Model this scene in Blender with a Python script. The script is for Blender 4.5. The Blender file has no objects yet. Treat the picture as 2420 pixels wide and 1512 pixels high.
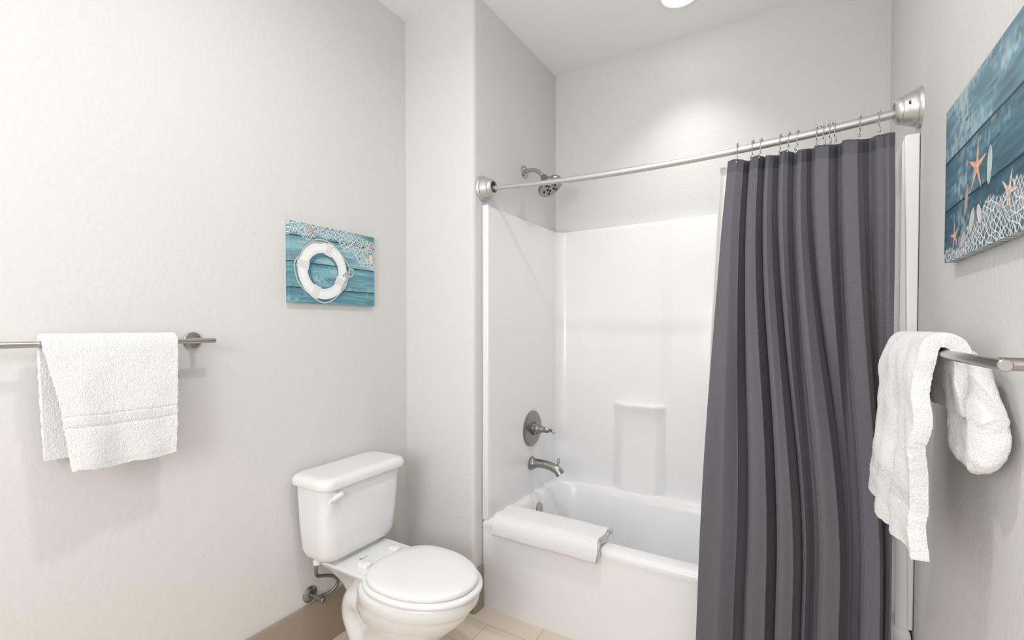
import bpy, bmesh, math, random
import numpy as np
from mathutils import Vector, Matrix, noise as mnoise
random.seed(4); rng=np.random.RandomState(7)
C=bpy.context.collection
pi=math.pi
# ------------------------------------------------------------ materials
def srgb(r,g,b):
    f=lambda c:(c/255/12.92) if c/255<=.04045 else ((c/255+.055)/1.055)**2.4
    return (f(r),f(g),f(b),1)
def mat(name,col,rough=.5,metal=0,coat=0,bumps=(),spec=.5,sheen=0,colnoise=None):
    m=bpy.data.materials.new(name);m.use_nodes=True
    nt=m.node_tree;N=nt.nodes;L=nt.links;b=N['Principled BSDF']
    b.inputs['Base Color'].default_value=col;b.inputs['Roughness'].default_value=rough
    b.inputs['Metallic'].default_value=metal;b.inputs['Coat Weight'].default_value=coat
    b.inputs['Coat Roughness'].default_value=.08
    b.inputs['Specular IOR Level'].default_value=spec
    if sheen:b.inputs['Sheen Weight'].default_value=sheen
    tc=N.new('ShaderNodeTexCoord');last=None
    for sc,st,dist,det in bumps:
        n=N.new('ShaderNodeTexNoise');n.inputs['Scale'].default_value=sc;n.inputs['Detail'].default_value=det
        L.new(tc.outputs['Object'],n.inputs['Vector'])
        bp=N.new('ShaderNodeBump');bp.inputs['Strength'].default_value=st;bp.inputs['Distance'].default_value=dist
        L.new(n.outputs['Fac'],bp.inputs['Height'])
        if last:L.new(last.outputs[0],bp.inputs['Normal'])
        last=bp
    if last:L.new(last.outputs[0],b.inputs['Normal'])
    if colnoise:
        sc,c2=colnoise
        n=N.new('ShaderNodeTexNoise');n.inputs['Scale'].default_value=sc;n.inputs['Detail'].default_value=3
        L.new(tc.outputs['Object'],n.inputs['Vector'])
        mx=N.new('ShaderNodeMix');mx.data_type='RGBA';mx.inputs[6].default_value=col;mx.inputs[7].default_value=c2
        L.new(n.outputs['Fac'],mx.inputs[0]);L.new(mx.outputs[2],b.inputs['Base Color'])
    return m
M_wall=mat('painted_plaster',srgb(223,221.5,219.5),.6,bumps=((70,.28,.004,4),),spec=.2,colnoise=(2.0,srgb(220,218.5,216.5)))
M_ceil=mat('ceiling_paint',srgb(246,246,246),.7,bumps=((60,.12,.003,3),),spec=.2)
M_base=mat('taupe_baseboard',srgb(165,150,133),.5,bumps=((20,.05,.002,2),))
M_acr=mat('glossy_white_acrylic',srgb(238,238,239),.26,coat=.15,bumps=((3.5,.08,.01,1),))
M_por=mat('glazed_porcelain',srgb(236,237,238),.1,coat=.5,bumps=((2,.02,.01,1),))
M_seat=mat('white_seat_plastic',srgb(240,240,240),.18,coat=.2,bumps=((2,.02,.01,1),))
M_nick=mat('brushed_nickel',srgb(186,183,178),.28,metal=1,bumps=((90,.05,.001,2),))
M_nickd=mat('satin_nickel_dark',srgb(150,148,145),.3,metal=1,bumps=((90,.05,.001,2),))
M_rod=mat('satin_aluminium',srgb(200,199,197),.42,metal=.8,bumps=((90,.04,.001,2),))
M_chr=mat('chrome_wire',srgb(210,210,210),.14,metal=1,bumps=((50,.02,.001,1),))
M_black=mat('black_rubber',srgb(25,25,25),.6,bumps=((50,.05,.001,1),))
M_hose=mat('grey_braided_hose',srgb(130,130,130),.4,metal=.7,bumps=((400,.4,.001,1),))
M_trim=mat('white_trim_plastic',srgb(240,240,240),.4,bumps=((20,.02,.001,1),))
M_blue=mat('blue_print',srgb(60,80,140),.5,bumps=((20,.02,.001,1),))
M_ink=mat('dark_grey_print',srgb(70,70,70),.5,bumps=((20,.02,.001,1),))
def emis(name,st):
    m=bpy.data.materials.new(name);m.use_nodes=True
    b=m.node_tree.nodes['Principled BSDF'];b.inputs['Emission Color'].default_value=(1,.99,.98,1);b.inputs['Emission Strength'].default_value=st
    return m
M_em=emis('lit_lens',8)
def floor_mat():
    m=bpy.data.materials.new('beige_tile');m.use_nodes=True;nt=m.node_tree;N=nt.nodes;L=nt.links;b=N['Principled BSDF']
    tc=N.new('ShaderNodeTexCoord');br=N.new('ShaderNodeTexBrick');L.new(tc.outputs['Object'],br.inputs['Vector'])
    br.inputs['Color1'].default_value=srgb(236,222,204);br.inputs['Color2'].default_value=srgb(232,218,200);br.inputs['Mortar'].default_value=srgb(196,178,158)
    br.inputs['Scale'].default_value=1;br.inputs['Mortar Size'].default_value=.0018;br.inputs['Brick Width'].default_value=.45;br.inputs['Row Height'].default_value=.15
    n=N.new('ShaderNodeTexNoise');n.inputs['Scale'].default_value=9;n.inputs['Detail'].default_value=6
    mx=N.new('ShaderNodeMix');mx.data_type='RGBA';mx.blend_type='MULTIPLY';mx.inputs[0].default_value=.08
    L.new(tc.outputs['Object'],n.inputs['Vector']);L.new(br.outputs['Color'],mx.inputs[6]);L.new(n.outputs['Color'],mx.inputs[7]);L.new(mx.outputs[2],b.inputs['Base Color'])
    b.inputs['Roughness'].default_value=.4
    bp=N.new('ShaderNodeBump');bp.inputs['Strength'].default_value=.3;bp.inputs['Distance'].default_value=.002;bp.invert=True
    L.new(br.outputs['Fac'],bp.inputs['Height']);L.new(bp.outputs[0],b.inputs['Normal'])
    return m
M_floor=floor_mat()
def terry(name,col):
    m=bpy.data.materials.new(name);m.use_nodes=True;nt=m.node_tree;N=nt.nodes;L=nt.links;b=N['Principled BSDF']
    b.inputs['Base Color'].default_value=col;b.inputs['Roughness'].default_value=.95;b.inputs['Sheen Weight'].default_value=.25;b.inputs['Specular IOR Level'].default_value=.1
    g=N.new('ShaderNodeNewGeometry')
    n=N.new('ShaderNodeTexNoise');n.inputs['Scale'].default_value=330;n.inputs['Detail'].default_value=3;L.new(g.outputs['Position'],n.inputs['Vector'])
    b1=N.new('ShaderNodeBump');b1.inputs['Strength'].default_value=.8;b1.inputs['Distance'].default_value=.004;L.new(n.outputs['Fac'],b1.inputs['Height'])
    L.new(b1.outputs[0],b.inputs['Normal'])
    return m
M_towel=terry('white_terry',srgb(241,241,241))
def band_mat():
    m=bpy.data.materials.new('woven_towel_band');m.use_nodes=True;nt=m.node_tree;N=nt.nodes;L=nt.links;b=N['Principled BSDF']
    b.inputs['Roughness'].default_value=.85;b.inputs['Specular IOR Level'].default_value=.1
    g=N.new('ShaderNodeNewGeometry');v=N.new('ShaderNodeTexVoronoi');v.inputs['Scale'].default_value=280;L.new(g.outputs['Position'],v.inputs['Vector'])
    r=N.new('ShaderNodeValToRGB');r.color_ramp.elements[0].color=srgb(243,243,243);r.color_ramp.elements[1].color=srgb(220,220,221);r.color_ramp.elements[1].position=.7
    L.new(v.outputs['Distance'],r.inputs[0]);L.new(r.outputs[0],b.inputs['Base Color'])
    bp=N.new('ShaderNodeBump');bp.inputs['Strength'].default_value=.5;bp.inputs['Distance'].default_value=.002;bp.invert=True;L.new(v.outputs['Distance'],bp.inputs['Height']);L.new(bp.outputs[0],b.inputs['Normal'])
    return m
M_band=band_mat()
def curtain_mat():
    m=bpy.data.materials.new('grey_waffle_weave');m.use_nodes=True;nt=m.node_tree;N=nt.nodes;L=nt.links;b=N['Principled BSDF']
    b.inputs['Roughness'].default_value=.7;b.inputs['Sheen Weight'].default_value=.15;b.inputs['Specular IOR Level'].default_value=.25
    uv=N.new('ShaderNodeUVMap')
    br=N.new('ShaderNodeTexBrick');br.offset=0;br.inputs['Scale'].default_value=1
    br.inputs['Brick Width'].default_value=.0062;br.inputs['Row Height'].default_value=.0050;br.inputs['Mortar Size'].default_value=.0008;br.inputs['Mortar Smooth'].default_value=.7
    br.inputs['Color1'].default_value=srgb(98,98,106);br.inputs['Color2'].default_value=srgb(95,95,103);br.inputs['Mortar'].default_value=srgb(116,114,120)
    L.new(uv.outputs['UV'],br.inputs['Vector'])
    mp=N.new('ShaderNodeMapping');mp.inputs['Scale'].default_value=(9,1.2,1);L.new(uv.outputs['UV'],mp.inputs['Vector'])
    n=N.new('ShaderNodeTexNoise');n.inputs['Scale'].default_value=1;n.inputs['Detail'].default_value=2;L.new(mp.outputs[0],n.inputs['Vector'])
    rp=N.new('ShaderNodeValToRGB');rp.color_ramp.elements[0].position=.42;rp.color_ramp.elements[0].color=(1,1,1,1);rp.color_ramp.elements[1].position=.62;rp.color_ramp.elements[1].color=(1.0,.90,.84,1)  # warm patches painted in for light coming through the cloth
    L.new(n.outputs['Fac'],rp.inputs[0])
    mx=N.new('ShaderNodeMix');mx.data_type='RGBA';mx.blend_type='MULTIPLY';mx.inputs[0].default_value=.5
    L.new(br.outputs['Color'],mx.inputs[6]);L.new(rp.outputs[0],mx.inputs[7]);L.new(mx.outputs[2],b.inputs['Base Color'])
    bp=N.new('ShaderNodeBump');bp.inputs['Strength'].default_value=.35;bp.inputs['Distance'].default_value=.0012
    L.new(br.outputs['Fac'],bp.inputs['Height']);L.new(bp.outputs[0],b.inputs['Normal'])
    return m
M_curt=curtain_mat()
M_curtb=mat('grey_plain_weave',srgb(92,92,98),.75,bumps=((400,.2,.001,1),),spec=.25)
M_liner=mat('white_vinyl_liner',srgb(235,235,235),.4,bumps=((30,.1,.003,2),))
def vcol_mat(name):
    m=bpy.data.materials.new(name);m.use_nodes=True;nt=m.node_tree;N=nt.nodes;L=nt.links;b=N['Principled BSDF']
    a=N.new('ShaderNodeVertexColor');a.layer_name='Print';L.new(a.outputs[0],b.inputs['Base Color']);b.inputs['Roughness'].default_value=.5
    return m
M_art=vcol_mat('canvas_print')
# ------------------------------------------------------------ geometry helpers
def finish(name,v,f,m,base=(0,0,0),parent=None,sharp=35,mats=None):
    me=bpy.data.meshes.new(name)
    b=Vector(base)
    me.from_pydata([tuple(Vector(p)-b) for p in v],[],f);me.validate()
    bm=bmesh.new();bm.from_mesh(me);bmesh.ops.recalc_face_normals(bm,faces=bm.faces);bm.to_mesh(me);bm.free()
    for mm in (mats or [m]):me.materials.append(mm)
    me.polygons.foreach_set('use_smooth',[True]*len(me.polygons));me.set_sharp_from_angle(angle=math.radians(sharp))
    o=bpy.data.objects.new(name,me);C.objects.link(o)
    if parent:o.parent=parent
    else:o.location=b
    return o
def thing(o,label,cat,group=None):
    o['label']=label;o['category']=cat
    if group:o['group']=group
    return o
def empty(name,base,label,cat):
    o=bpy.data.objects.new(name,None);o.empty_display_size=.05;o.location=base;C.objects.link(o);return thing(o,label,cat)
def struct(o):o['kind']='structure';return o
class G:
    def __init__(s):s.v=[];s.f=[]
    def add(s,v,f):
        n=len(s.v);s.v+=[tuple(p) for p in v];s.f+=[tuple(i+n for i in q) for q in f];return s
def loft(loops,cap0=True,cap1=True,closed=True):
    n=len(loops[0]);v=[p for l in loops for p in l];f=[]
    for i in range(len(loops)-1):
        for j in range(n if closed else n-1):
            k=(j+1)%n;f.append((i*n+j,i*n+k,(i+1)*n+k,(i+1)*n+j))
    if cap0:f.append(tuple(range(n)))
    if cap1:f.append(tuple((len(loops)-1)*n+j for j in range(n)))
    return v,f
def rrect(x0,x1,y0,y1,r,z,n=8):
    r=min(r,(x1-x0)/2-1e-4,(y1-y0)/2-1e-4);P=[]
    for cx,cy,a0 in((x1-r,y1-r,0),(x0+r,y1-r,90),(x0+r,y0+r,180),(x1-r,y0+r,270)):
        for i in range(n+1):
            a=math.radians(a0+90*i/n);P.append((cx+r*math.cos(a),cy+r*math.sin(a),z))
    return P
def rbox(lo,hi,r,b=.006,n=6):
    L=[]
    for d,z in((b,lo[2]),(b*.3,lo[2]+b*.3),(0,lo[2]+b),(0,hi[2]-b),(b*.3,hi[2]-b*.3),(b,hi[2])):
        L.append(rrect(lo[0]+d,hi[0]-d,lo[1]+d,hi[1]-d,r,z,n))
    return loft(L)
def box(lo,hi):
    x,y,z=zip(lo,hi);v=[(x[i],y[j],z[k]) for i in(0,1) for j in(0,1) for k in(0,1)]
    return v,[(0,1,3,2),(4,6,7,5),(0,4,5,1),(2,3,7,6),(0,2,6,4),(1,5,7,3)]
def prism(poly,z0,z1):
    return loft([[(x,y,z0) for x,y in poly],[(x,y,z1) for x,y in poly]])
def frame(d):
    d=Vector(d).normalized();u=d.orthogonal().normalized();return d,u,d.cross(u)
def lathe(prof,o,d,n=40,cap0=True,cap1=True):
    d,u,w=frame(d);o=Vector(o);L=[]
    for r,h in prof:
        L.append([tuple(o+d*h+(u*math.cos(2*pi*i/n)+w*math.sin(2*pi*i/n))*max(r,1e-5)) for i in range(n)])
    return loft(L,cap0,cap1)
def crom(P,k=8):
    P=[Vector(p) for p in P];Q=[P[0]*2-P[1]]+P+[P[-1]*2-P[-2]];out=[]
    for i in range(1,len(Q)-2):
        for j in range(k):
            t=j/k;a,b,c,d=Q[i-1:i+3]
            out.append(.5*((2*b)+(c-a)*t+(2*a-5*b+4*c-d)*t*t+(3*b-a-3*c+d)*t**3))
    out.append(P[-1]);return out
def tube(P,r,n=12,k=8,smooth=True):
    rr=r if isinstance(r,(list,tuple)) else [r]*len(P)
    if smooth:
        Q=crom(P,k);R=[]
        for i in range(len(Q)):
            t=i/k;j=min(int(t),len(rr)-2);R.append(rr[j]+(rr[j+1]-rr[j])*(t-j))
    else:Q=[Vector(p) for p in P];R=rr
    L=[];u=None
    for i,p in enumerate(Q):
        d=(Q[min(i+1,len(Q)-1)]-Q[max(i-1,0)]).normalized()
        u=d.orthogonal().normalized() if u is None else (u-d*u.dot(d)).normalized()
        w=d.cross(u);L.append([tuple(p+(u*math.cos(2*pi*q/n)+w*math.sin(2*pi*q/n))*R[i]) for q in range(n)])
    return loft(L)
def ball(c,r,n=14):
    return lathe([(r*math.sin(pi*i/n),-r*math.cos(pi*i/n)) for i in range(n+1)],c,(0,0,1),n*2)
def mod_bevel(o,w,s=3):
    m=o.modifiers.new('b','BEVEL');m.width=w;m.segments=s;m.limit_method='ANGLE';m.angle_limit=math.radians(40)
def sm(a,b,t):
    t=max(0,min(1,(t-a)/(b-a)));return t*t*(3-2*t)
# ------------------------------------------------------------ constants (metres, floor z=0)
XL,XA,XR,Yr,Yb,Ys,H=-1.632,-1.225,.288,1.69,2.52,1.758,2.769
XR2=.335; YF=-1.5; XM=.303
# ------------------------------------------------------------ room
struct(finish('floor',*box((XL-.12,YF-.1,-.1),(XR+.2,Yb+.1,0)),M_floor))
struct(finish('ceiling',*box((XL-.12,YF-.1,H),(XR+.2,Yb+.1,H+.1)),M_ceil))
struct(finish('wall_left',*box((XL-.12,YF,0),(XL,Yr,H)),M_wall))
cr=.022;poly=[(XL-.12,Yr)]+[(XA-cr+cr*math.sin(a),Yr+cr-cr*math.cos(a)) for a in [pi/2*i/8 for i in range(9)]]+[(XA,Yb),(XL-.12,Yb)]
struct(finish('wall_return',*prism(poly,0,H),M_wall))
struct(finish('wall_back',*box((XL-.12,Yb,0),(XR+.2,Yb+.1,H)),M_wall))
struct(finish('wall_right',*prism([(XR,YF),(XR,1.35),(.2925,1.52),(XM,Ys),(XR2,Yb),(XR+.2,Yb),(XR+.2,YF)],0,H),M_wall))
struct(finish('wall_front',*box((XL-.12,YF-.1,0),(XR+.2,YF,H)),M_wall))
o=struct(finish('baseboard_left',*box((XL,YF,0),(XL+.014,Yr-.014,.195)),M_base));mod_bevel(o,.004,2)
o=struct(finish('baseboard_return',*prism([(XL,Yr),(XL,Yr-.014),(XA+.006,Yr-.014),(XA+.013,Yr-.006),(XA+.013,Ys-.012),(XA,Ys-.012),(XA,Yr+.022),(XA-.022,Yr)],0,.195),M_base));mod_bevel(o,.003,2)
o=struct(finish('baseboard_right',*box((XR-.014,YF,0),(XR,1.62,.195)),M_base));mod_bevel(o,.004,2)
# ------------------------------------------------------------ tub / surround unit
unit=empty('bathtub_shower_unit',(-.46,2.13,0),'glossy white one-piece bathtub with moulded shower surround in alcove','bathtub')
ub=(-.46,2.13,0)
x0,x1,y0,y1=XA+.004,.298,1.748,2.516
def R(d,z,r,df=0):return rrect(x0+d,x1-d,y0+d+df,y1-d,r,z,10)
ix0,ix1,iy0,iy1=-1.15,.215,1.825,2.432
def I(d,z,r,dx=0):return rrect(ix0+d,ix1-d-dx,iy0+d*.8,iy1-d*.8,r,z,10)
L=[R(0,0,.006,.004),R(0,.05,.006,.004),R(0,.35,.006,.004),R(0,.366,.006,.003),R(0,.374,.006,.001),R(0,.380,.006),R(.001,.390,.008),R(.005,.400,.01),R(.013,.406,.012),R(.025,.409,.014),
   I(-.018,.410,.12),I(-.006,.407,.115),I(.004,.397,.11),I(.015,.36,.11),I(.035,.25,.12,.03),I(.055,.14,.13,.08),I(.085,.085,.13,.12),I(.14,.07,.12,.15)]
finish('tub_basin',*loft(L),M_acr,ub,unit,60)
def arc(cx,cy,r,a0,a1,n=8):return [(cx+r*math.cos(math.radians(a0+(a1-a0)*i/n)),cy+r*math.sin(math.radians(a0+(a1-a0)*i/n))) for i in range(n+1)]
def U(xl,yb,xr,yf,r,step=0):
    mid=[]
    for i in range(17):
        t=i/16;mid.append((-.610+.075*t,yb-step*sm(0,1,t)))
    return [(xl,yf)]+arc(xl+r,yb-r,r,180,90,12)+mid+[(p[0],p[1]-step) for p in arc(xr-r,yb-r,r,90,0,12)]+[(xr,yf)]
out=U(XA+.002,2.517,.300,Ys,.01)
def ring(z,off):
    i2=U(-1.188-off,2.488+off,.262+off,Ys,.06,.008);return [(x,y,z) for x,y in i2]+[(x,y,z) for x,y in reversed(out)]
finish('shower_surround',*loft([ring(.400,0),ring(1.815,0),ring(1.828,.002),ring(1.836,.006),ring(1.841,.014)]),M_acr,ub,unit,50)
finish('surround_flange',*rbox((-1.2215,Ys-.008,.405),(-1.190,Ys+.012,1.841),.004,.004),M_acr,ub,unit)
L=[]
for a_,z in((.290,.405),(.289,.41),(.272,1.5),(.266,1.836),(.270,1.841)):
    L.append(rrect(a_,.301,Ys-.008,Ys+.012,.004,z,6))
finish('surround_flange',*loft(L),M_acr,ub,unit)
def shelfcol(xa,xb):
    def lp(dep,z,k=0):
        P=[];w=.09
        for i in range(29):
            t=i/28;P.append((xa-w*.5+w*t+k,2.492-dep*sm(0,1,t),z))
        for i in range(29):
            t=1-i/28;P.append((xb+w*.5-w*t-k,2.492-dep*sm(0,1,t),z))
        return P+[(xb,2.50,z),(xa,2.50,z)]
    return loft([lp(.056,.392),lp(.046,.45),lp(.036,.6),lp(.032,.72),lp(.034,.80),lp(.042,.838),lp(.050,.856),lp(.053,.866,.001),lp(.051,.874,.004),lp(.043,.880,.010),lp(.020,.884,.02)])
finish('soap_shelf',*shelfcol(-.825,-.585),M_acr,ub,unit,60)
finish('soap_shelf',*shelfcol(-.325,-.085),M_acr,ub,unit,60)
finish('overflow_plate',*lathe([(.037,-.012),(.037,.006),(.034,.009),(.01,.010),(.004,.008)],(-1.137,2.14,.335),(1,0,.12)),M_nick,ub,unit)
# ------------------------------------------------------------ shower fixtures
sb=(XA,2.14,2.10)
s=empty('wall_mounted_shower',sb,'brushed nickel shower head on curved wall arm above tub','shower head')
finish('wall_flange',*lathe([(.032,0),(.032,.004),(.026,.012),(.014,.016)],sb,(1,0,0)),M_nick,sb,s)
finish('shower_arm',*tube([(XA+.01,2.14,2.10),(XA+.05,2.14,2.103),(XA+.09,2.14,2.085),(XA+.118,2.14,2.052)],.0105,14),M_nick,sb,s)
hd=Vector((.60,-.06,-.80)).normalized();hp=Vector((XA+.112,2.14,2.06))
finish('spray_head',*lathe([(.013,0),(.020,.012),(.020,.03),(.030,.040),(.052,.055),(.066,.066),(.068,.074),(.066,.082),(.058,.084)],hp,hd,48),M_nickd,sb,s)
d_,u_,w_=frame(hd);g=G()
for k,rr in((6,.042),(6,.022)):
    for i in range(k):
        a=2*pi*i/k+.3;g.add(*lathe([(.006,.0835),(.006,.0865),(.003,.087)],hp+(u_*math.cos(a)+w_*math.sin(a))*rr,hd,10))
finish('spray_nozzles',g.v,g.f,M_black,sb,s)
vb=(-1.1875,2.16,.751)
s=empty('shower_valve',vb,'brushed nickel round shower valve plate with lever handle on surround wall','faucet')
finish('escutcheon',*lathe([(.094,0),(.094,.004),(.088,.010),(.06,.014),(.03,.016)],vb,(1,0,0),56),M_nickd,vb,s)
finish('valve_hub',*lathe([(.034,.012),(.034,.03),(.026,.034),(.024,.052),(.018,.056),(.014,.075),(.016,.085),(.008,.1),(.001,.103)],vb,(1,0,0)),M_nickd,vb,s)
g=G();g.add(*tube([(-1.11,2.16,.751),(-1.09,2.155,.745),(-1.075,2.14,.752),(-1.055,2.12,.764),(-1.035,2.105,.76)],[.009,.008,.007,.0075,.009],12))
g.add(*ball((-1.033,2.103,.759),.0095,8))
finish('lever_handle',g.v,g.f,M_nick,vb,s)
tb=(-1.1875,2.155,.566)
s=empty('tub_spout',tb,'brushed nickel curved tub spout with diverter knob on surround wall','faucet')
g=G();g.add(*lathe([(.036,0),(.036,.005),(.031,.010),(.026,.02),(.0235,.026)],tb,(1,0,0)))
g.add(*tube([(-1.18,2.155,.570),(-1.12,2.155,.572),(-1.07,2.155,.566),(-1.035,2.155,.552),(-1.017,2.155,.532)],[.024,.022,.022,.023,.024],20))
finish('spout_body',g.v,g.f,M_nickd,tb,s)
finish('diverter_knob',*lathe([(.005,0),(.005,.03),(.009,.032),(.009,.04),(.005,.046),(.0065,.052),(.001,.058)],(-1.035,2.155,.562),(.15,0,1),16),M_nick,tb,s)
# ------------------------------------------------------------ curtain rod (slightly sagging)
zr=1.916
def rz(x):
    t=(x-XA)/(XM-XA);t=max(0,min(1,t));return zr-.034*4*t*(1-t)
rb=(-.46,Ys,zr)
s=empty('shower_curtain_rod',rb,'satin aluminium telescoping shower curtain rod with bell-shaped end mounts','curtain rod')
def rodtube(xa,xb,r,n=24):
    P=[(xa+(xb-xa)*i/40,Ys,rz(xa+(xb-xa)*i/40)) for i in range(41)]
    return tube(P,[r]*41,n,1,False)
finish('thin_tube',*rodtube(XA+.03,-.75,.0105),M_rod,rb,s)
g=G().add(*rodtube(-.80,XM-.04,.0130))
g.add(*lathe([(.0120,0),(.0120,.012)],(-1.04,Ys,rz(-1.035)),(1,0,-.05),24))
finish('thick_tube',g.v,g.f,M_rod,rb,s)
def mount(o,d):
    return lathe([(.057,0),(.057,.008),(.053,.014),(.050,.015),(.0495,.022),(.044,.033),(.0405,.046),(.038,.047),(.0375,.054),(.033,.060),(.029,.064),(.0255,.064),(.024,.056)],o,d,56)
for o,d in(((XA,Ys,zr),(1,0,0)),((XM+.003,Ys,zr),(-1,0,0))):
    em=finish('end_mount',*mount(o,d),M_rod,rb,s)
    finish('mount_socket',*lathe([(.0245,.054),(.022,.058),(.016,.059)],o,d,32),M_black,rb,s)
tx=XM-.034;ty=Ys-.0455;tz=zr+.004;g=G()
for a in((0,0,.0012,.008),(0,0,.005,.0012),(0,.0034,.0042,.0046),(0,.0068,.005,.008)):
    g.add(*box((tx+a[0],ty-.0008,tz+a[1]-.004),(tx+a[2],ty+.0045,tz+a[3]-.004)))
finish('printed_letter',g.v,g.f,M_ink,rb,s)
hx=[-.172,-.125,-.1,-.046,-.021,.003,.053,.066,.083,.096,.163,.206]
def hook(x):
    g=G();P=[];R0=.0178
    for i in range(15):
        a=math.radians(-60+245*i/14);P.append((x,Ys-R0*math.cos(a),zr+.001+R0*math.sin(a)))
    P=[(x,Ys-.026,zr-.048),(x,Ys-.034,zr-.043),(x+.002,Ys-.026,zr-.036),(x+.002,Ys-.008,zr-.029),(x,Ys-.014,zr-.021)]+P[1:]
    g.add(*tube(P,.0014,6,3))
    for i in range(4):
        a=math.radians(50+25*i);g.add(*ball((x,Ys-R0*math.cos(a),zr+.001+R0*math.sin(a)),.004,6))
    g.add(*ball((x,Ys-.026,zr-.048),.0035,6))
    return g
g=hook(0)
h0=finish('curtain_hook',g.v,g.f,M_chr,(0,Ys,zr));h0.location=(hx[0],Ys,rz(hx[0]))
thing(h0,'chrome wire shower curtain hook with roller balls over rod','curtain hook','shower curtain hooks on the rod')
for i,x in enumerate(hx[1:]):
    o=h0.copy();C.objects.link(o);o.location=(x,Ys,rz(x));o.rotation_euler=(0,0,random.uniform(-.3,.3))
# ------------------------------------------------------------ curtain
def curtain():
    NU,NV=620,130;z1=.055
    V=[];UVs=[];F=[]
    # s_top, s_bottom, depth_top, depth_bottom  (negative depth = toward the room)
    K=[(0,0,-.5,-1.0),(.06,.12,-.9,-.7),(.11,.21,-.5,-.1),(.135,.26,1,1.1),(.175,.32,-1,-1),(.21,.39,-.9,-.9),(.24,.43,.9,1.),(.275,.48,-.9,-1),(.305,.535,-.4,-.9),(.335,.575,.8,1.1),(.37,.60,-1,.0),(.40,.62,-.6,.5),(.43,.64,.9,1.),(.48,.695,-1,-1.1),(.515,.76,-.2,-1.),(.54,.795,.9,1.1),(.58,.81,-.9,.9),(.64,.825,-1.1,.8),(.68,.84,.4,.9),(.70,.855,1,.9),(.74,.895,-.9,-.9),(.80,.945,-1,-1.1),(.84,.965,.3,-.1),(.87,.975,1.2,.7),(.93,.982,-.3,.5),(.965,.99,-1.1,-.2),(1,1,-.7,-.6)]
    for j in range(NV+1):
        t=j/NV;xl=-.200-.080*t-.012*math.sin(pi*t);xr=.243-.006*t
        amp=.024+.022*sm(0,.45,t);yc=Ys-.003-.024*sm(0,.15,t)-.040*sm(.25,.75,t)
        m_=sm(0,.75,t);kk=[k[0]+(k[1]-k[0])*m_ for k in K];dd=[k[2]+(k[3]-k[2])*sm(.08,.6,t) for k in K];seg=0
        for i in range(NU+1):
            q=i/NU
            while seg<len(kk)-2 and q>kk[seg+1]:seg+=1
            w=(q-kk[seg])/(kk[seg+1]-kk[seg]);w=max(0,min(1,w));w2=w*w*(3-2*w)
            y=dd[seg]+(dd[seg+1]-dd[seg])*w2
            wob=mnoise.noise(Vector((q*6,t*2.2,3)))*.009*sm(.05,.4,t)+mnoise.noise(Vector((q*14,t*5,8)))*.0012
            up=1 if dd[seg]<dd[seg+1] else -1
            dy=abs(dd[seg+1]-dd[seg])
            x=xl+(xr-xl)*q-up*.0035*dy*math.sin(2*pi*w)*(.6+.6*t)+mnoise.noise(Vector((q*5,t*2.5,13)))*.008*sm(.1,.5,t)*math.sin(pi*q)
            yy=yc+amp*y+wob
            lim=1.7395+.1*(1-sm(.62,.78,t));yy=min(yy,lim)
            ztop=rz(x)-.033-.019*q-.006*(0.5-.5*y)+.003*math.sin(q*37)
            z=ztop+(z1-ztop)*t
            V.append((x,yy,z));UVs.append((q*1.15,z))
    for j in range(NV):
        for i in range(NU):
            a=j*(NU+1)+i;F.append((a,a+1,a+NU+2,a+NU+1))
    return V,F,UVs,NU
V,F,UV,NU=curtain()
cb=(0,1.73,.055)
me=bpy.data.meshes.new('shower_curtain');b=Vector(cb)
me.from_pydata([tuple(Vector(p)-b) for p in V],[],F)
uvl=me.uv_layers.new(name='UVMap');idx=np.zeros(len(me.loops),int);me.loops.foreach_get('vertex_index',idx)
uvl.data.foreach_set('uv',np.array(UV)[idx].ravel())
me.materials.append(M_curt);me.materials.append(M_curtb)
me.polygons.foreach_set('use_smooth',[True]*len(me.polygons))
mi=np.zeros(len(me.polygons),int);mi[:NU*3]=1;me.polygons.foreach_set('material_index',mi)
cu=bpy.data.objects.new('shower_curtain',me);C.objects.link(cu);cu.location=b
thing(cu,'dark grey waffle-weave fabric shower curtain gathered on rod','shower curtain')
so=cu.modifiers.new('s','SOLIDIFY');so.thickness=.0012
v=[];f=[];n=120
for j in range(31):
    t=j/30
    for i in range(n+1):
        q=i/n;x=-.232-.06*t+.46*q;y=1.805+.008*math.sin(q*44)+.06*sm(.4,.85,t)
        v.append((x,y,1.852-1.315*t))
for j in range(30):
    for i in range(n):
        a=j*(n+1)+i;f.append((a,a+1,a+n+2,a+n+1))
o=finish('shower_curtain_liner',v,f,M_liner,(0,1.8,.5),None,180);thing(o,'white vinyl shower liner hanging behind grey curtain','shower liner')
o.modifiers.new('s','SOLIDIFY').thickness=.0008
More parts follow.
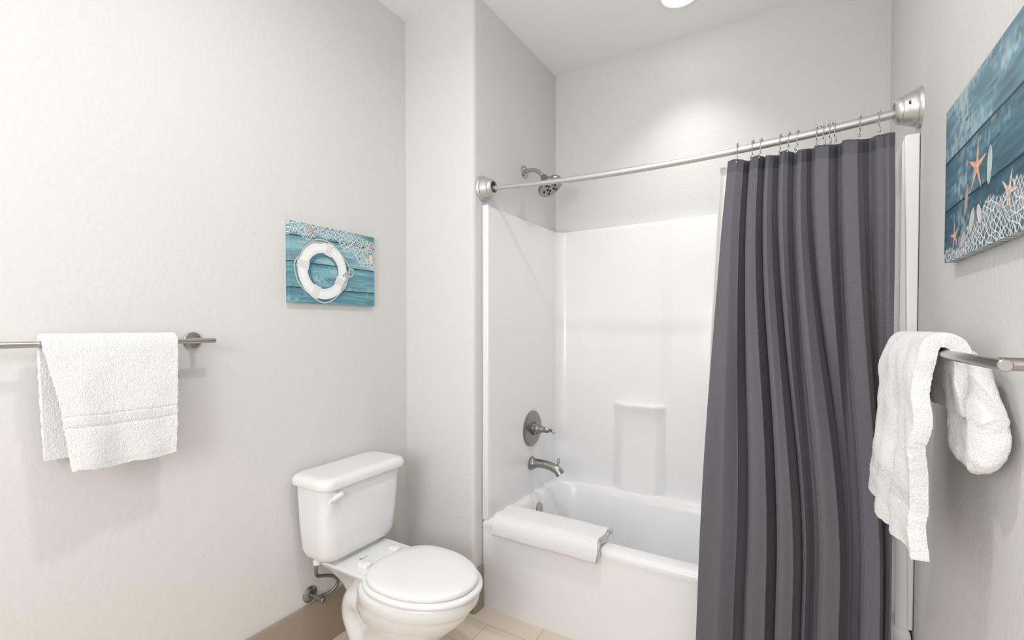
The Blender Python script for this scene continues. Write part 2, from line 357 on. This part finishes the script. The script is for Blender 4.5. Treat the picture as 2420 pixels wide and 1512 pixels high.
# ------------------------------------------------------------ lights
def can(x,y,label,W,sp):
    e=empty('recessed_light',(x,y,H),label,'ceiling light');b0=(x,y,H)
    finish('trim_ring',*lathe([(.094,0),(.094,-.003),(.086,-.006),(.077,-.004),(.075,-.001)],(x,y,H),(0,0,1),56),M_trim,b0,e)
    finish('lens',*lathe([(.076,-.0008),(.073,-.005),(.05,-.009),(.001,-.011)],(x,y,H),(0,0,1),48),M_em,b0,e)
    l=bpy.data.lights.new('downlight',"AREA");l.shape='DISK';l.size=.13;l.energy=W;l.color=(1,.997,.99);l.spread=math.radians(sp)
    lo=bpy.data.objects.new('downlight',l);lo.location=(x,y,H-.016);C.objects.link(lo)
can(-.454,2.19,'round white recessed ceiling light above bathtub',2.4,92)
can(-.55,.70,'round white recessed ceiling light above bathroom floor',9,165)
l=bpy.data.lights.new('rear_fill_area','AREA');l.shape='RECTANGLE';l.size=1.4;l.size_y=.9;l.energy=21;l.color=(.99,.994,1)  # added broad fill from behind the camera, not a modelled fixture
lo=bpy.data.objects.new('rear_fill_area',l);lo.location=(-.4,-1.35,1.5);lo.rotation_euler=(math.radians(98),0,math.radians(-3));C.objects.link(lo)
l=bpy.data.lights.new('rear_fill_point','POINT');l.shadow_soft_size=.2;l.energy=22;l.color=(.99,.994,1)  # added soft fill to lift walls and ceiling, no lamp stands here
lo=bpy.data.objects.new('rear_fill_point',l);lo.location=(-.5,-.8,1.75);C.objects.link(lo)
# ------------------------------------------------------------ toilet
tbz=(-1.3,1.255,0);TY=1.255
t=empty('toilet',tbz,'white two-piece porcelain toilet with closed lid against wall','toilet')
def tr(x0,x1,hw,r,z):return rrect(x0,x1,TY-hw,TY+hw,r,z,8)
L=[tr(-1.585,-1.480,.135,.04,.411),tr(-1.600,-1.455,.158,.05,.415),tr(-1.608,-1.442,.171,.055,.427),tr(-1.612,-1.435,.180,.055,.452),tr(-1.614,-1.430,.186,.05,.54),tr(-1.615,-1.425,.191,.045,.66),tr(-1.615,-1.423,.192,.045,.705)]
finish('tank',*loft(L),M_por,tbz,t,70)
def tl(d,z):
    P=[]
    for x,y,zz in rrect(-1.622+d,-1.408-d,TY-.209+d,TY+.209-d,.045,z,8):
        if x>-1.5:x+=.010*(1-((y-TY)/.21)**2)
        P.append((x,y,zz))
    return P
finish('tank_lid',*loft([tl(.010,.698),tl(.002,.701),tl(0,.706),tl(0,.719),tl(.002,.727),tl(.007,.734),tl(.015,.7385),tl(.027,.7405),tl(.045,.741)]),M_por,tbz,t,70)
g=G();hx_,hy_,hz_=-1.424,1.110,.672
g.add(*lathe([(.012,-.002),(.012,.010),(.009,.016)],(hx_,hy_,hz_),(1,0,0),20))
g.add(*tube([(hx_+.014,hy_+.014,hz_+.004),(hx_+.016,hy_-.005,hz_+.002),(hx_+.018,hy_-.03,hz_-.004),(hx_+.02,hy_-.045,hz_-.006)],[.0115,.0105,.0085,.009],12))
finish('flush_lever',g.v,g.f,M_seat,tbz,t)
SX=.026
def egg(xb,xf,hw,z,n=56,nar=.10):
    P=[];xc=(xb+xf)/2;a=(xf-xb)/2
    for i in range(n):
        th=2*pi*i/n;c,s_=math.cos(th),math.sin(th)
        k=1 if c>0 else .78
        x=xc+a*(abs(c)**k)*(1 if c>0 else -1)
        y=TY+hw*(abs(s_)**.92)*(1 if s_>0 else -1)*(1-nar*c)
        P.append((x+SX,y,z))
    return P
g=G()
g.add(*loft([egg(-1.47,-1.125,.112,0),egg(-1.47,-1.12,.114,.012),egg(-1.465,-1.13,.104,.03),egg(-1.455,-1.135,.094,.08),egg(-1.445,-1.12,.094,.14),egg(-1.44,-1.085,.106,.19),egg(-1.435,-1.035,.132,.235),egg(-1.43,-.992,.154,.275),egg(-1.42,-.972,.165,.305),egg(-1.41,-.968,.167,.315),egg(-1.41,-.960,.170,.322),egg(-1.405,-.948,.176,.335),egg(-1.40,-.943,.179,.355),egg(-1.395,-.944,.178,.370),egg(-1.39,-.952,.17,.377)]))
g.add(*loft([tr(-1.47,-1.34,.06,.03,.24),tr(-1.50,-1.33,.085,.04,.315),tr(-1.54,-1.31,.11,.04,.360),tr(-1.59,-1.27,.126,.04,.383),tr(-1.607,-1.27,.132,.04,.394),tr(-1.603,-1.272,.130,.035,.401)]))
g.add(*loft([tr(-1.59,-1.47,.12,.03,.398),tr(-1.59,-1.47,.12,.03,.42)]))
for sd in(-1,1):
    y=TY+sd*.040
    g.add(*tube([(-1.20,y,.16),(-1.28,y+sd*.014,.225),(-1.355,y+sd*.016,.265),(-1.415,y+sd*.014,.255),(-1.435,y+sd*.010,.195),(-1.405,y+sd*.008,.12),(-1.375,y+sd*.008,.05),(-1.375,y+sd*.008,.004)],[.045,.052,.056,.054,.050,.047,.048,.052],20))
finish('bowl',g.v,g.f,M_por,tbz,t,60)
finish('seat',*loft([egg(-1.366,-.937,.176,.379),egg(-1.370,-.932,.180,.383),egg(-1.370,-.932,.180,.391),egg(-1.366,-.937,.176,.396)]),M_seat,tbz,t,60)
lid=[egg(-1.352,-.954,.165,.398),egg(-1.356,-.949,.169,.401),egg(-1.357,-.948,.170,.409),egg(-1.354,-.952,.167,.415),egg(-1.345,-.963,.158,.419),egg(-1.31,-1.0,.12,.4215),egg(-1.24,-1.07,.05,.4225)]
finish('seat_lid',*loft(lid),M_seat,tbz,t,60)
for sd in(-1,1):
    finish('hinge',*rbox((-1.378,TY+sd*.075-.018,.398),(-1.330,TY+sd*.075+.018,.415),.008,.005),M_seat,tbz,t)
g=G()
pts=[(0,0),(.004,.006),(-.002,.008),(-.003,.001),(.004,.010),(.001,.013),(.005,.016),(.001,.019),(.005,.022),(.001,.025),(.005,.029)]
g.add(*tube([(-1.41+a*1.3,1.205+b_*1.3,.4014) for a,b_ in pts],.0005,6,4))
finish('printed_mark',g.v,g.f,M_blue,tbz,t)
vb=(XL,1.147,.231)
s=empty('water_supply_valve',vb,'chrome angle stop valve with braided hose below toilet tank','valve')
finish('wall_flange',*lathe([(.031,0),(.031,.003),(.024,.010),(.013,.013)],vb,(1,0,0)),M_nickd,vb,s)
g=G();g.add(*lathe([(.008,.01),(.008,.05),(.012,.05),(.012,.072),(.008,.074)],vb,(1,0,0),20))
g.add(*lathe([(.009,0),(.009,.020),(.007,.022)],(XL+.061,1.147,.231),(0,.95,.25),16))
finish('valve_body',g.v,g.f,M_nickd,vb,s)
finish('valve_knob',*lathe([(.008,0),(.011,.003),(.011,.010),(.008,.013)],(XL+.074,1.147,.231),(1,0,0),16),M_nickd,vb,s)
finish('supply_hose',*tube([(XL+.061,1.166,.236),(XL+.074,1.196,.244),(XL+.082,1.214,.268),(XL+.08,1.204,.297),(XL+.072,1.168,.315),(XL+.07,1.132,.330),(XL+.082,1.116,.358),(XL+.09,1.115,.395)],.0065,12,12),M_hose,vb,s)
finish('hose_nut',*lathe([(.012,0),(.014,.004),(.014,.018),(.011,.022)],(XL+.09,1.115,.387),(0,0,1),10),M_trim,vb,s)
# ------------------------------------------------------------ towel bars
def towel_bar(xw,dx,ya,yb,yp,z,label):
    b0=(xw,(ya+yb)/2,z);e=empty('towel_bar',b0,label,'towel bar')
    xb=xw+dx
    finish('bar',*lathe([(.0065,0),(.0078,.0015),(.0078,yb-ya-.0015),(.0065,yb-ya)],(xb,ya,z),(0,1,0),24),M_nick,b0,e)
    for y in yp:
        sg=1 if dx>0 else -1
        finish('post',*lathe([(.010,.006),(.0085,.012),(.0085,abs(dx)-.004)],(xw,y,z),(sg,0,0),20),M_nick,b0,e)
        finish('wall_flange',*lathe([(.027,0),(.027,.006),(.024,.009),(.012,.010)],(xw,y,z),(sg,0,0),32),M_nick,b0,e)
towel_bar(XL,.07,.085,.771,(.12,.736),1.245,'brushed nickel towel bar on wall holding draped white towel')
towel_bar(XR,-.07,.79,1.44,(.825,1.405),1.241,'brushed nickel towel bar below beach canvas holding bunched towel')
# ------------------------------------------------------------ towels
def sheet(P2,nu,func,name,base,th,label,mats=None,matf=None,disp=.0025,fq=30):
    Q=crom([(p[0],0,p[1]) for p in P2],10);n=len(Q)
    V=[];F=[];acc=[0]
    for i in range(1,n):acc.append(acc[-1]+(Q[i]-Q[i-1]).length)
    T=acc[-1];M=int(T/.004);R_=[]
    for k in range(M+1):
        s_=T*k/M;i=0
        while i<n-2 and acc[i+1]<s_:i+=1
        w=(s_-acc[i])/(acc[i+1]-acc[i]);R_.append(Q[i].lerp(Q[i+1],w))
    for k,p in enumerate(R_):
        for i in range(nu+1):
            x,y,z=func(i/nu,k/M,p.x,p.z)
            v=Vector((x,y,z));nz=mnoise.noise(v*fq)*disp+mnoise.noise(v*260)*.0011
            V.append((x+nz,y+mnoise.noise(v*260+Vector((5,5,5)))*.0008,z+mnoise.noise(v*220+Vector((9,5,5)))*.0012))
    mi=[]
    for k in range(M):
        for i in range(nu):
            a=k*(nu+1)+i;F.append((a,a+1,a+nu+2,a+nu+1));mi.append(matf(V[a][2],k/M) if matf else 0)
    o=finish(name,V,F,None,base,None,180,mats or [M_towel])
    if matf:o.data.polygons.foreach_set('material_index',mi)
    md=o.modifiers.new('s','SOLIDIFY');md.thickness=th;md.offset=0;md.use_rim=True
    md=o.modifiers.new('v','BEVEL');md.width=th*.42;md.segments=3;md.limit_method='ANGLE';md.angle_limit=math.radians(60)
    thing(o,label,'towel');return o
bx=XL+.07
def f1(s_,t_,x,z):
    d=max(0,(1.245-z)/.31)
    front=sm(.44,.52,t_)
    yl=.372+.030*d*front+.012*d*(1-front)+.010*front*sm(0,.5,d)
    yr=.655-.010*d
    y=yl+(yr-yl)*s_
    zz=z+.006*d*(1-s_)*front-.004*d*front*math.sin(pi*s_)+.002*math.sin(s_*14)*d*front
    xx=x+front*d*(.010*math.sin(s_*5+1)+.004*math.sin(s_*11))
    if front>.5:
        for zb in(1.033,1.062):xx-=.0022*math.exp(-((z-zb)/.003)**2)
    return xx,y,zz
P=[(bx-.030,.955),(bx-.030,1.05),(bx-.024,1.16),(bx-.020,1.22),(bx-.0178,1.241),(bx-.0120,1.2575),(bx,1.2635),(bx+.0120,1.2575),(bx+.0188,1.241),(bx+.023,1.21),(bx+.030,1.12),(bx+.036,1.02),(bx+.038,.926)]
sheet(P,110,f1,'bath_towel',(bx,.52,1.245),.0165,'folded white terry bath towel draped over towel bar',[M_towel,M_band],lambda z_,t_:1 if (t_>.5 and (1.034<z_<1.061 or .938<z_<.943)) else 0,disp=.002,fq=16)
bx=XR-.07
def f2(s_,t_,x,z):
    d=max(0,(1.241-z)/.38)
    y=1.055+.34*s_
    fr=1-sm(.50,.62,t_)
    fold=math.exp(-((s_-.40-.10*d)/.09)**2)
    fold2=math.exp(-((s_-.80+.05*d)/.07)**2)
    x=x+fr*(.026*sm(.15,.6,d)*fold+.012*sm(.2,.7,d)*fold2-.022*sm(.2,1,d)*s_+.006*math.sin(s_*6+d*2)*d)
    y=y+fr*(.05*sm(.55,1,d)*(s_-.35)-.014*math.sin(d*5.5)*(1-s_)+.012*math.sin(d*8)*s_*sm(.1,.4,d))
    z=z-.004*d*(1-s_)*fr+.012*math.sin(s_*8+.5)*sm(.7,1,d)*fr
    return min(x,XR-.014),y,z
P=[(bx-.032,.882),(bx-.036,.95),(bx-.036,1.05),(bx-.034,1.15),(bx-.031,1.21),(bx-.0235,1.244),(bx-.011,1.2625),(bx+.004,1.2650),(bx+.018,1.253),(bx+.026,1.22),(bx+.030,1.17),(bx+.032,1.14)]
ht=sheet(P,100,f2,'hand_towel',(bx,1.2,1.241),.025,'plush white towel bunched over towel bar',[M_towel,M_band],lambda z_,t_:1 if (t_<.4 and .962<z_<.992) else 0,disp=.007,fq=18)
# folded tail: two soft hanging folds joined at the bottom
tp=[(.244,1.070,1.238),(.254,1.040,1.205),(.258,1.018,1.170),(.260,1.006,1.135),(.260,1.012,1.105),(.260,1.040,1.092),(.260,1.075,1.092),(.260,1.100,1.108),(.259,1.112,1.135),(.258,1.108,1.170),(.256,1.102,1.205),(.248,1.095,1.238)]
v,f=tube(tp,[.016,.024,.031,.037,.040,.040,.042,.048,.052,.048,.036,.02],40,14)
v2=[]
for p in v:
    q=Vector(p);q.x=.260+.017*math.tanh((q.x-.260)/.017)
    q.x-=.006*math.cos((q.y-1.01)/.055*pi)*sm(1.24,1.15,q.z)
    q.y=min(q.y,1.165)
    nz=mnoise.noise(q*26)*.008+mnoise.noise(q*60)*.003+mnoise.noise(q*240)*.0018
    q+=Vector((-abs(nz)*.4,nz,nz*.8));q.x=min(q.x,XR-.003)
    v2.append(tuple(q))
finish('folded_tail',v2,f,M_towel,(bx,1.2,1.241),ht,180)
P=[(1.7295,.372),(1.7300,.395),(1.7355,.413),(1.752,.4200),(1.80,.4205),(1.846,.420),(1.862,.4245),(1.860,.431),(1.846,.4335),(1.80,.434),(1.750,.4325),(1.7255,.422),(1.718,.402),(1.7175,.376),(1.7115,.369),(1.7055,.376),(1.7045,.405),(1.7145,.430),(1.739,.446),(1.80,.448),(1.850,.4465),(1.872,.4375),(1.878,.4235),(1.876,.4155)]
def f3(s_,t_,x,z):
    X=-1.135+.485*s_+.004*math.sin(t_*40)
    e_=math.exp(-((s_-.66)/.008)**2)+math.exp(-((s_-.70)/.008)**2)
    return X,x-abs(.002*math.sin(s_*5)),z+abs(.002*math.sin(s_*7))-(.0018*e_ if t_>.75 else 0)
sheet(P,150,f3,'bath_mat_towel',(-.9,1.8,.41),.0125,'thick folded white towel resting over bathtub rim',[M_towel,M_band],None,disp=.0012,fq=24)
# ------------------------------------------------------------ canvases
def vnoise(x,y,seed=0):
    r=np.random.RandomState(seed).rand(256,256)
    xi=np.floor(x).astype(int);yi=np.floor(y).astype(int);fx=x-xi;fy=y-yi;fx=fx*fx*(3-2*fx);fy=fy*fy*(3-2*fy)
    g=lambda a,b:r[a%256,b%256]
    return (g(xi,yi)*(1-fx)+g(xi+1,yi)*fx)*(1-fy)+(g(xi,yi+1)*(1-fx)+g(xi+1,yi+1)*fx)*fy
def ss(a,b,x):
    t_=np.clip((x-a)/(b-a),0,1);return t_*t_*(3-2*t_)
def over(img,m,c):
    c=np.array(c,float)/255 if np.ndim(c)==1 else c
    return img*(1-m[...,None])+c*m[...,None]
def pdist(A,B,P):
    D=np.full(A.shape,9.);S=np.zeros(A.shape);acc=0
    for (ax,ay),(bx_,by) in zip(P[:-1],P[1:]):
        dx,dy=bx_-ax,by-ay;l2=dx*dx+dy*dy+1e-12
        t_=np.clip(((A-ax)*dx+(B-ay)*dy)/l2,0,1);d=np.hypot(A-ax-t_*dx,B-ay-t_*dy)
        l=math.sqrt(l2);S=np.where(d<D,acc+t_*l,S);D=np.minimum(D,d);acc+=l
    return D,S
e=.0006
def planks(A,B,lines,cols,seed,tilt=0):
    Bt=B+tilt*A
    k=np.zeros(A.shape,int)
    for l in lines:k+=(Bt>l).astype(int)
    img=np.zeros(A.shape+(3,))
    n1=vnoise(A*18,Bt*160+k*7,seed);n2=vnoise(A*60,Bt*500,seed+1);n3=vnoise(A*9+k*5,Bt*22,seed+2);n4=vnoise(A*120,Bt*90,seed+3)
    for i,c in enumerate(cols):img[k==i]=np.array(c)/255
    img*= (.74+.30*n1+.12*n2+.16*n3)[...,None]
    img=over(img,ss(.55,.9,n3*.6+n4*.45)*.6,(198,210,211))
    img=over(img,ss(.62,.95,(1-n3)*.7+n1*.3)*.35,(72,98,108))
    for l in lines:
        d=np.abs(Bt-l-.0015*(vnoise(A*20,A*0+l*50,5)-.5));img=over(img,(1-ss(.0012,.0026,d))*.92,(22,34,42))
        img=over(img,(1-ss(.002,.009,np.abs(Bt-l+.004)))*.25,(30,70,85))
    return img
def star(img,A,B,cx,cy,r,rot,c,c2):
    dx,dy=A-cx,B-cy;th=np.arctan2(dy,dx)-rot;rr=np.hypot(dx,dy)
    m=np.abs(((th/(2*pi/5))%1)-.5)*2
    R_=r*(.24+.76*m**3.2)
    img=over(img,(1-ss(-e*2,e*5,np.hypot(A-cx-.003,B-cy+.003)-R_))*.5,(25,60,75))
    mk=1-ss(-e,e,rr-R_)
    col=np.array(c)/255*(.82+.3*vnoise(A*400,B*400,9))[...,None]
    col=col*(1-.35*ss(.93,1,m)[...,None])+np.array(c2)/255*.35*ss(.93,1,m)[...,None]
    return over(img,mk,col)
def shell(img,A,B,cx,cy,a,b,rot,c):
    dx,dy=A-cx,B-cy;u=dx*math.cos(rot)+dy*math.sin(rot);v_=-dx*math.sin(rot)+dy*math.cos(rot)
    q=np.hypot(u/a,v_/b);img=over(img,(1-ss(1,1.35,q))*.4,(25,60,75))
    return over(img,1-ss(.92,1.03,q),np.array(c)/255*(.8+.25*vnoise(u*600,v_*90,3))[...,None])
def net(img,A,B,mask,s_,seed,col=(236,238,238)):
    wx=vnoise(A*20,B*20,seed)*.045+vnoise(A*55,B*55,seed+4)*.008;wy=vnoise(A*20+9,B*20,seed+1)*.045+vnoise(A*55,B*55+9,seed+5)*.008
    fam=((1,1,0,1,1),(1,-1,.3,1,1),(1,.7,.6,-1,.8),(.8,-1,.1,-1,1))
    for off,wd,c,o_ in((0,.0024,(35,75,90),.35),(.04,.0013,col,1)):
        for (p,q,ph,sg,k) in fam:
            h=((A+wx*sg)*p+(B+wy*sg)*q)/(s_*k)+ph+off
            gx=np.gradient(h,A[0,1]-A[0,0],axis=1);gy=np.gradient(h,B[1,0]-B[0,0],axis=0)
            d=np.abs(h-np.round(h))/np.maximum(np.hypot(gx,gy),20)
            img=over(img,(1-ss(wd*.5,wd,d))*mask*o_,c)
    return img
def art_left(A,B):
    img=planks(A,B,[.056,.154,.252],[(96,146,160),(110,162,174),(130,174,184),(102,148,160)],11)
    for kx,ky in((.17,.088),(.175,.098),(.33,.2),(.05,.03)):
        img=over(img,(1-ss(.5,1,np.hypot((A-kx)/.006,(B-ky)/.003)))*.7,(30,70,85))
    m1=ss(-.004,.004,B-(.252+.012*np.sin(A*60)))*ss(.125,.105,A)
    m2=ss(-.003,.003,B-(.268-.115*ss(.15,.42,A)+.01*np.sin(A*70)))*ss(.10,.13,A)*(1-ss(.0,.006,B-(.318-.04*ss(.2,.42,A))))
    img=net(img,A,B,np.clip(m1+m2,0,1),.024,21)
    img=star(img,A,B,.094,.284,.024,.4,(216,166,142),(245,210,190))
    img=star(img,A,B,.375,.252,.030,.9,(225,205,192),(250,235,225))
    img=shell(img,A,B,.392,.205,.012,.024,.2,(235,235,232))
    img=shell(img,A,B,.372,.195,.007,.018,-.3,(225,228,228))
    cx,cy=.148,.130;dx,dy=A-cx,B-cy;rr=np.hypot(dx,dy);th=np.arctan2(dy,dx)
    rs=np.hypot(A-cx-.006,B-cy+.006);img=over(img,(1-ss(.112,.124,rs))*ss(.055,.065,rs)*.55,(30,85,105))
    t_=np.linspace(0,2*pi,160)
    RP=[(cx+(.121+.006*math.sin(4*a+1.2)+.003*math.sin(9*a))*math.cos(a),cy+(.120+.005*math.sin(4*a+1.2)+.002*math.sin(7*a))*math.sin(a)) for a in t_]
    def rope(img,P,w=.0030):
        D,S=pdist(A,B,P);img=over(img,(1-ss(w,w+.004,np.abs(D)))*.45,(30,75,92))
        sh=.84+.16*np.sin(S*1100);return over(img,1-ss(w-.0006,w+.0004,D),np.array((238,237,234))/255*sh[...,None])
    img=rope(img,RP)
    m=(1-ss(.1125,.114,rr))*ss(.070,.0715,rr)
    shade=.87+.12*np.cos((rr-.094)/.027*1.4)
    img=over(img,m,np.array((248,250,250))/255*np.clip(shade,0,1)[...,None])
    for a0 in (1.25,2.95,-.45,-1.95):
        da=((th-a0+pi)%(2*pi)-pi)*rr
        m=(1-ss(.015,.016,np.abs(da)))*(1-ss(.116,.118,rr))*ss(.065,.067,rr)
        st=.82+.16*np.abs(np.sin(da/.0060*pi))
        img=over(img,m,np.array((246,246,245))/255*st[...,None])
    K=[(.255,.128),(.275,.118),(.29,.124),(.297,.14),(.288,.152),(.276,.148),(.272,.136),(.262,.126),(.245,.12)]
    K=[(p.x,p.z) for p in crom([(a,0,b_) for a,b_ in K],6)]
    img=rope(img,K,.0034)
    K=[(.26,.13),(.262,.11),(.25,.085),(.235,.06)];img=rope(img,K,.0028)
    K=[(.14,.240),(.10,.238),(.065,.214),(.045,.18)];img=rope(img,[(p.x,p.z) for p in crom([(a,0,b_) for a,b_ in K],6)],.0026)
    return img
def art_right(A,B):
    img=planks(A,B,[.105,.205],[(60,96,112),(76,114,130),(98,134,148)],31,0)
    for kx,ky in((.30,.165),(.14,.25),(.42,.26)):
        img=over(img,(1-ss(.4,1,np.hypot((A-kx)/.012,(B-ky)/.005)))*.6,(30,60,75))
    m=1-ss(-.003,.003,B-(.020+.054*ss(.03,.30,A)+.008*np.sin(A*55)))
    img=over(img,m*.12,(225,230,230))
    img=net(img,A,B,m,.022,41,(236,234,231))
    img=star(img,A,B,.20,.145,.048,1.45,(236,184,150),(248,214,185))
    img=star(img,A,B,.345,.066,.036,1.2,(226,206,192),(245,224,212))
    img=star(img,A,B,.073,.045,.032,1.7,(224,180,156),(245,208,186))
    img=shell(img,A,B,.262,.130,.012,.032,-.1,(205,222,222))
    img=shell(img,A,B,.143,.100,.009,.030,-.25,(200,174,158))
    img=shell(img,A,B,.175,.055,.012,.026,-.5,(225,218,210))
    img=shell(img,A,B,.215,.06,.011,.02,.5,(232,230,225))
    img=shell(img,A,B,.125,.03,.010,.02,-.9,(220,200,188))
    return img
def s2l(c):
    c=np.clip(c,0,1);return np.where(c<=.04045,c/12.92,((c+.055)/1.055)**2.4)
def canvas(name,W,Hh,nx,ny,art,place,depth,base,label):
    a=np.linspace(0,W,nx+1);b_=np.linspace(0,Hh,ny+1);A,B=np.meshgrid(a,b_)
    img=s2l(art(A,B)).reshape(-1,3)
    P=[place(x,z,0) for x,z in zip(A.ravel(),B.ravel())]
    F=[]
    for j in range(ny):
        for i in range(nx):
            q=j*(nx+1)+i;F.append((q,q+1,q+nx+2,q+nx+1))
    bd=[i for i in range(nx+1)]+[j*(nx+1)+nx for j in range(1,ny+1)]+[ny*(nx+1)+i for i in range(nx-1,-1,-1)]+[j*(nx+1) for j in range(ny-1,0,-1)]
    n0=len(P);Ar,Br=A.ravel(),B.ravel()
    P+=[place(Ar[i],Br[i],depth) for i in bd];m_=len(bd)
    for k in range(m_):F.append((bd[k],bd[(k+1)%m_],n0+(k+1)%m_,n0+k))
    F.append(tuple(n0+k for k in range(m_)))
    col=np.vstack([img,img[bd]*.8]);col=np.hstack([col,np.ones((len(col),1))])
    me=bpy.data.meshes.new(name);bs=Vector(base);me.from_pydata([tuple(Vector(p)-bs) for p in P],[],F)
    bm=bmesh.new();bm.from_mesh(me);bmesh.ops.recalc_face_normals(bm,faces=bm.faces);bm.to_mesh(me);bm.free()
    at=me.color_attributes.new('Print','FLOAT_COLOR','POINT');at.data.foreach_set('color',col.ravel())
    me.materials.append(M_art);o=bpy.data.objects.new(name,me);o.location=bs;C.objects.link(o);thing(o,label,'wall art');return o
canvas('canvas_picture',.411,.305,460,340,art_left,lambda a,b_,d:(XL+.020-d,1.057+a,1.381+b_),.0195,(XL,1.26,1.53),'small canvas print of white lifebuoy on teal planks with fishing net')
canvas('canvas_picture',.61,.313,600,310,art_right,lambda a,b_,d:(XR-.020+d,1.317-a,1.422+b_),.0195,(XR,1.0,1.58),'canvas print of starfish, shells and net on teal planks')
# ------------------------------------------------------------ world, camera
w=bpy.data.worlds.new('w');bpy.context.scene.world=w;w.use_nodes=True;w.node_tree.nodes['Background'].inputs[0].default_value=(.8,.8,.8,1);w.node_tree.nodes['Background'].inputs[1].default_value=.3
cd=bpy.data.cameras.new('camera');cam=bpy.data.objects.new('camera',cd);C.objects.link(cam)
cd.sensor_width=36;cd.lens=1102/2420*36;cd.shift_y=35.3/2420;cd.clip_start=.01
cam.location=(0,0,1.288);cam.rotation_euler=(math.radians(90-1.004),0,math.radians(31.25))
bpy.context.scene.camera=cam
bpy.context.scene.view_settings.view_transform='Standard'
bpy.context.scene.view_settings.look='None'
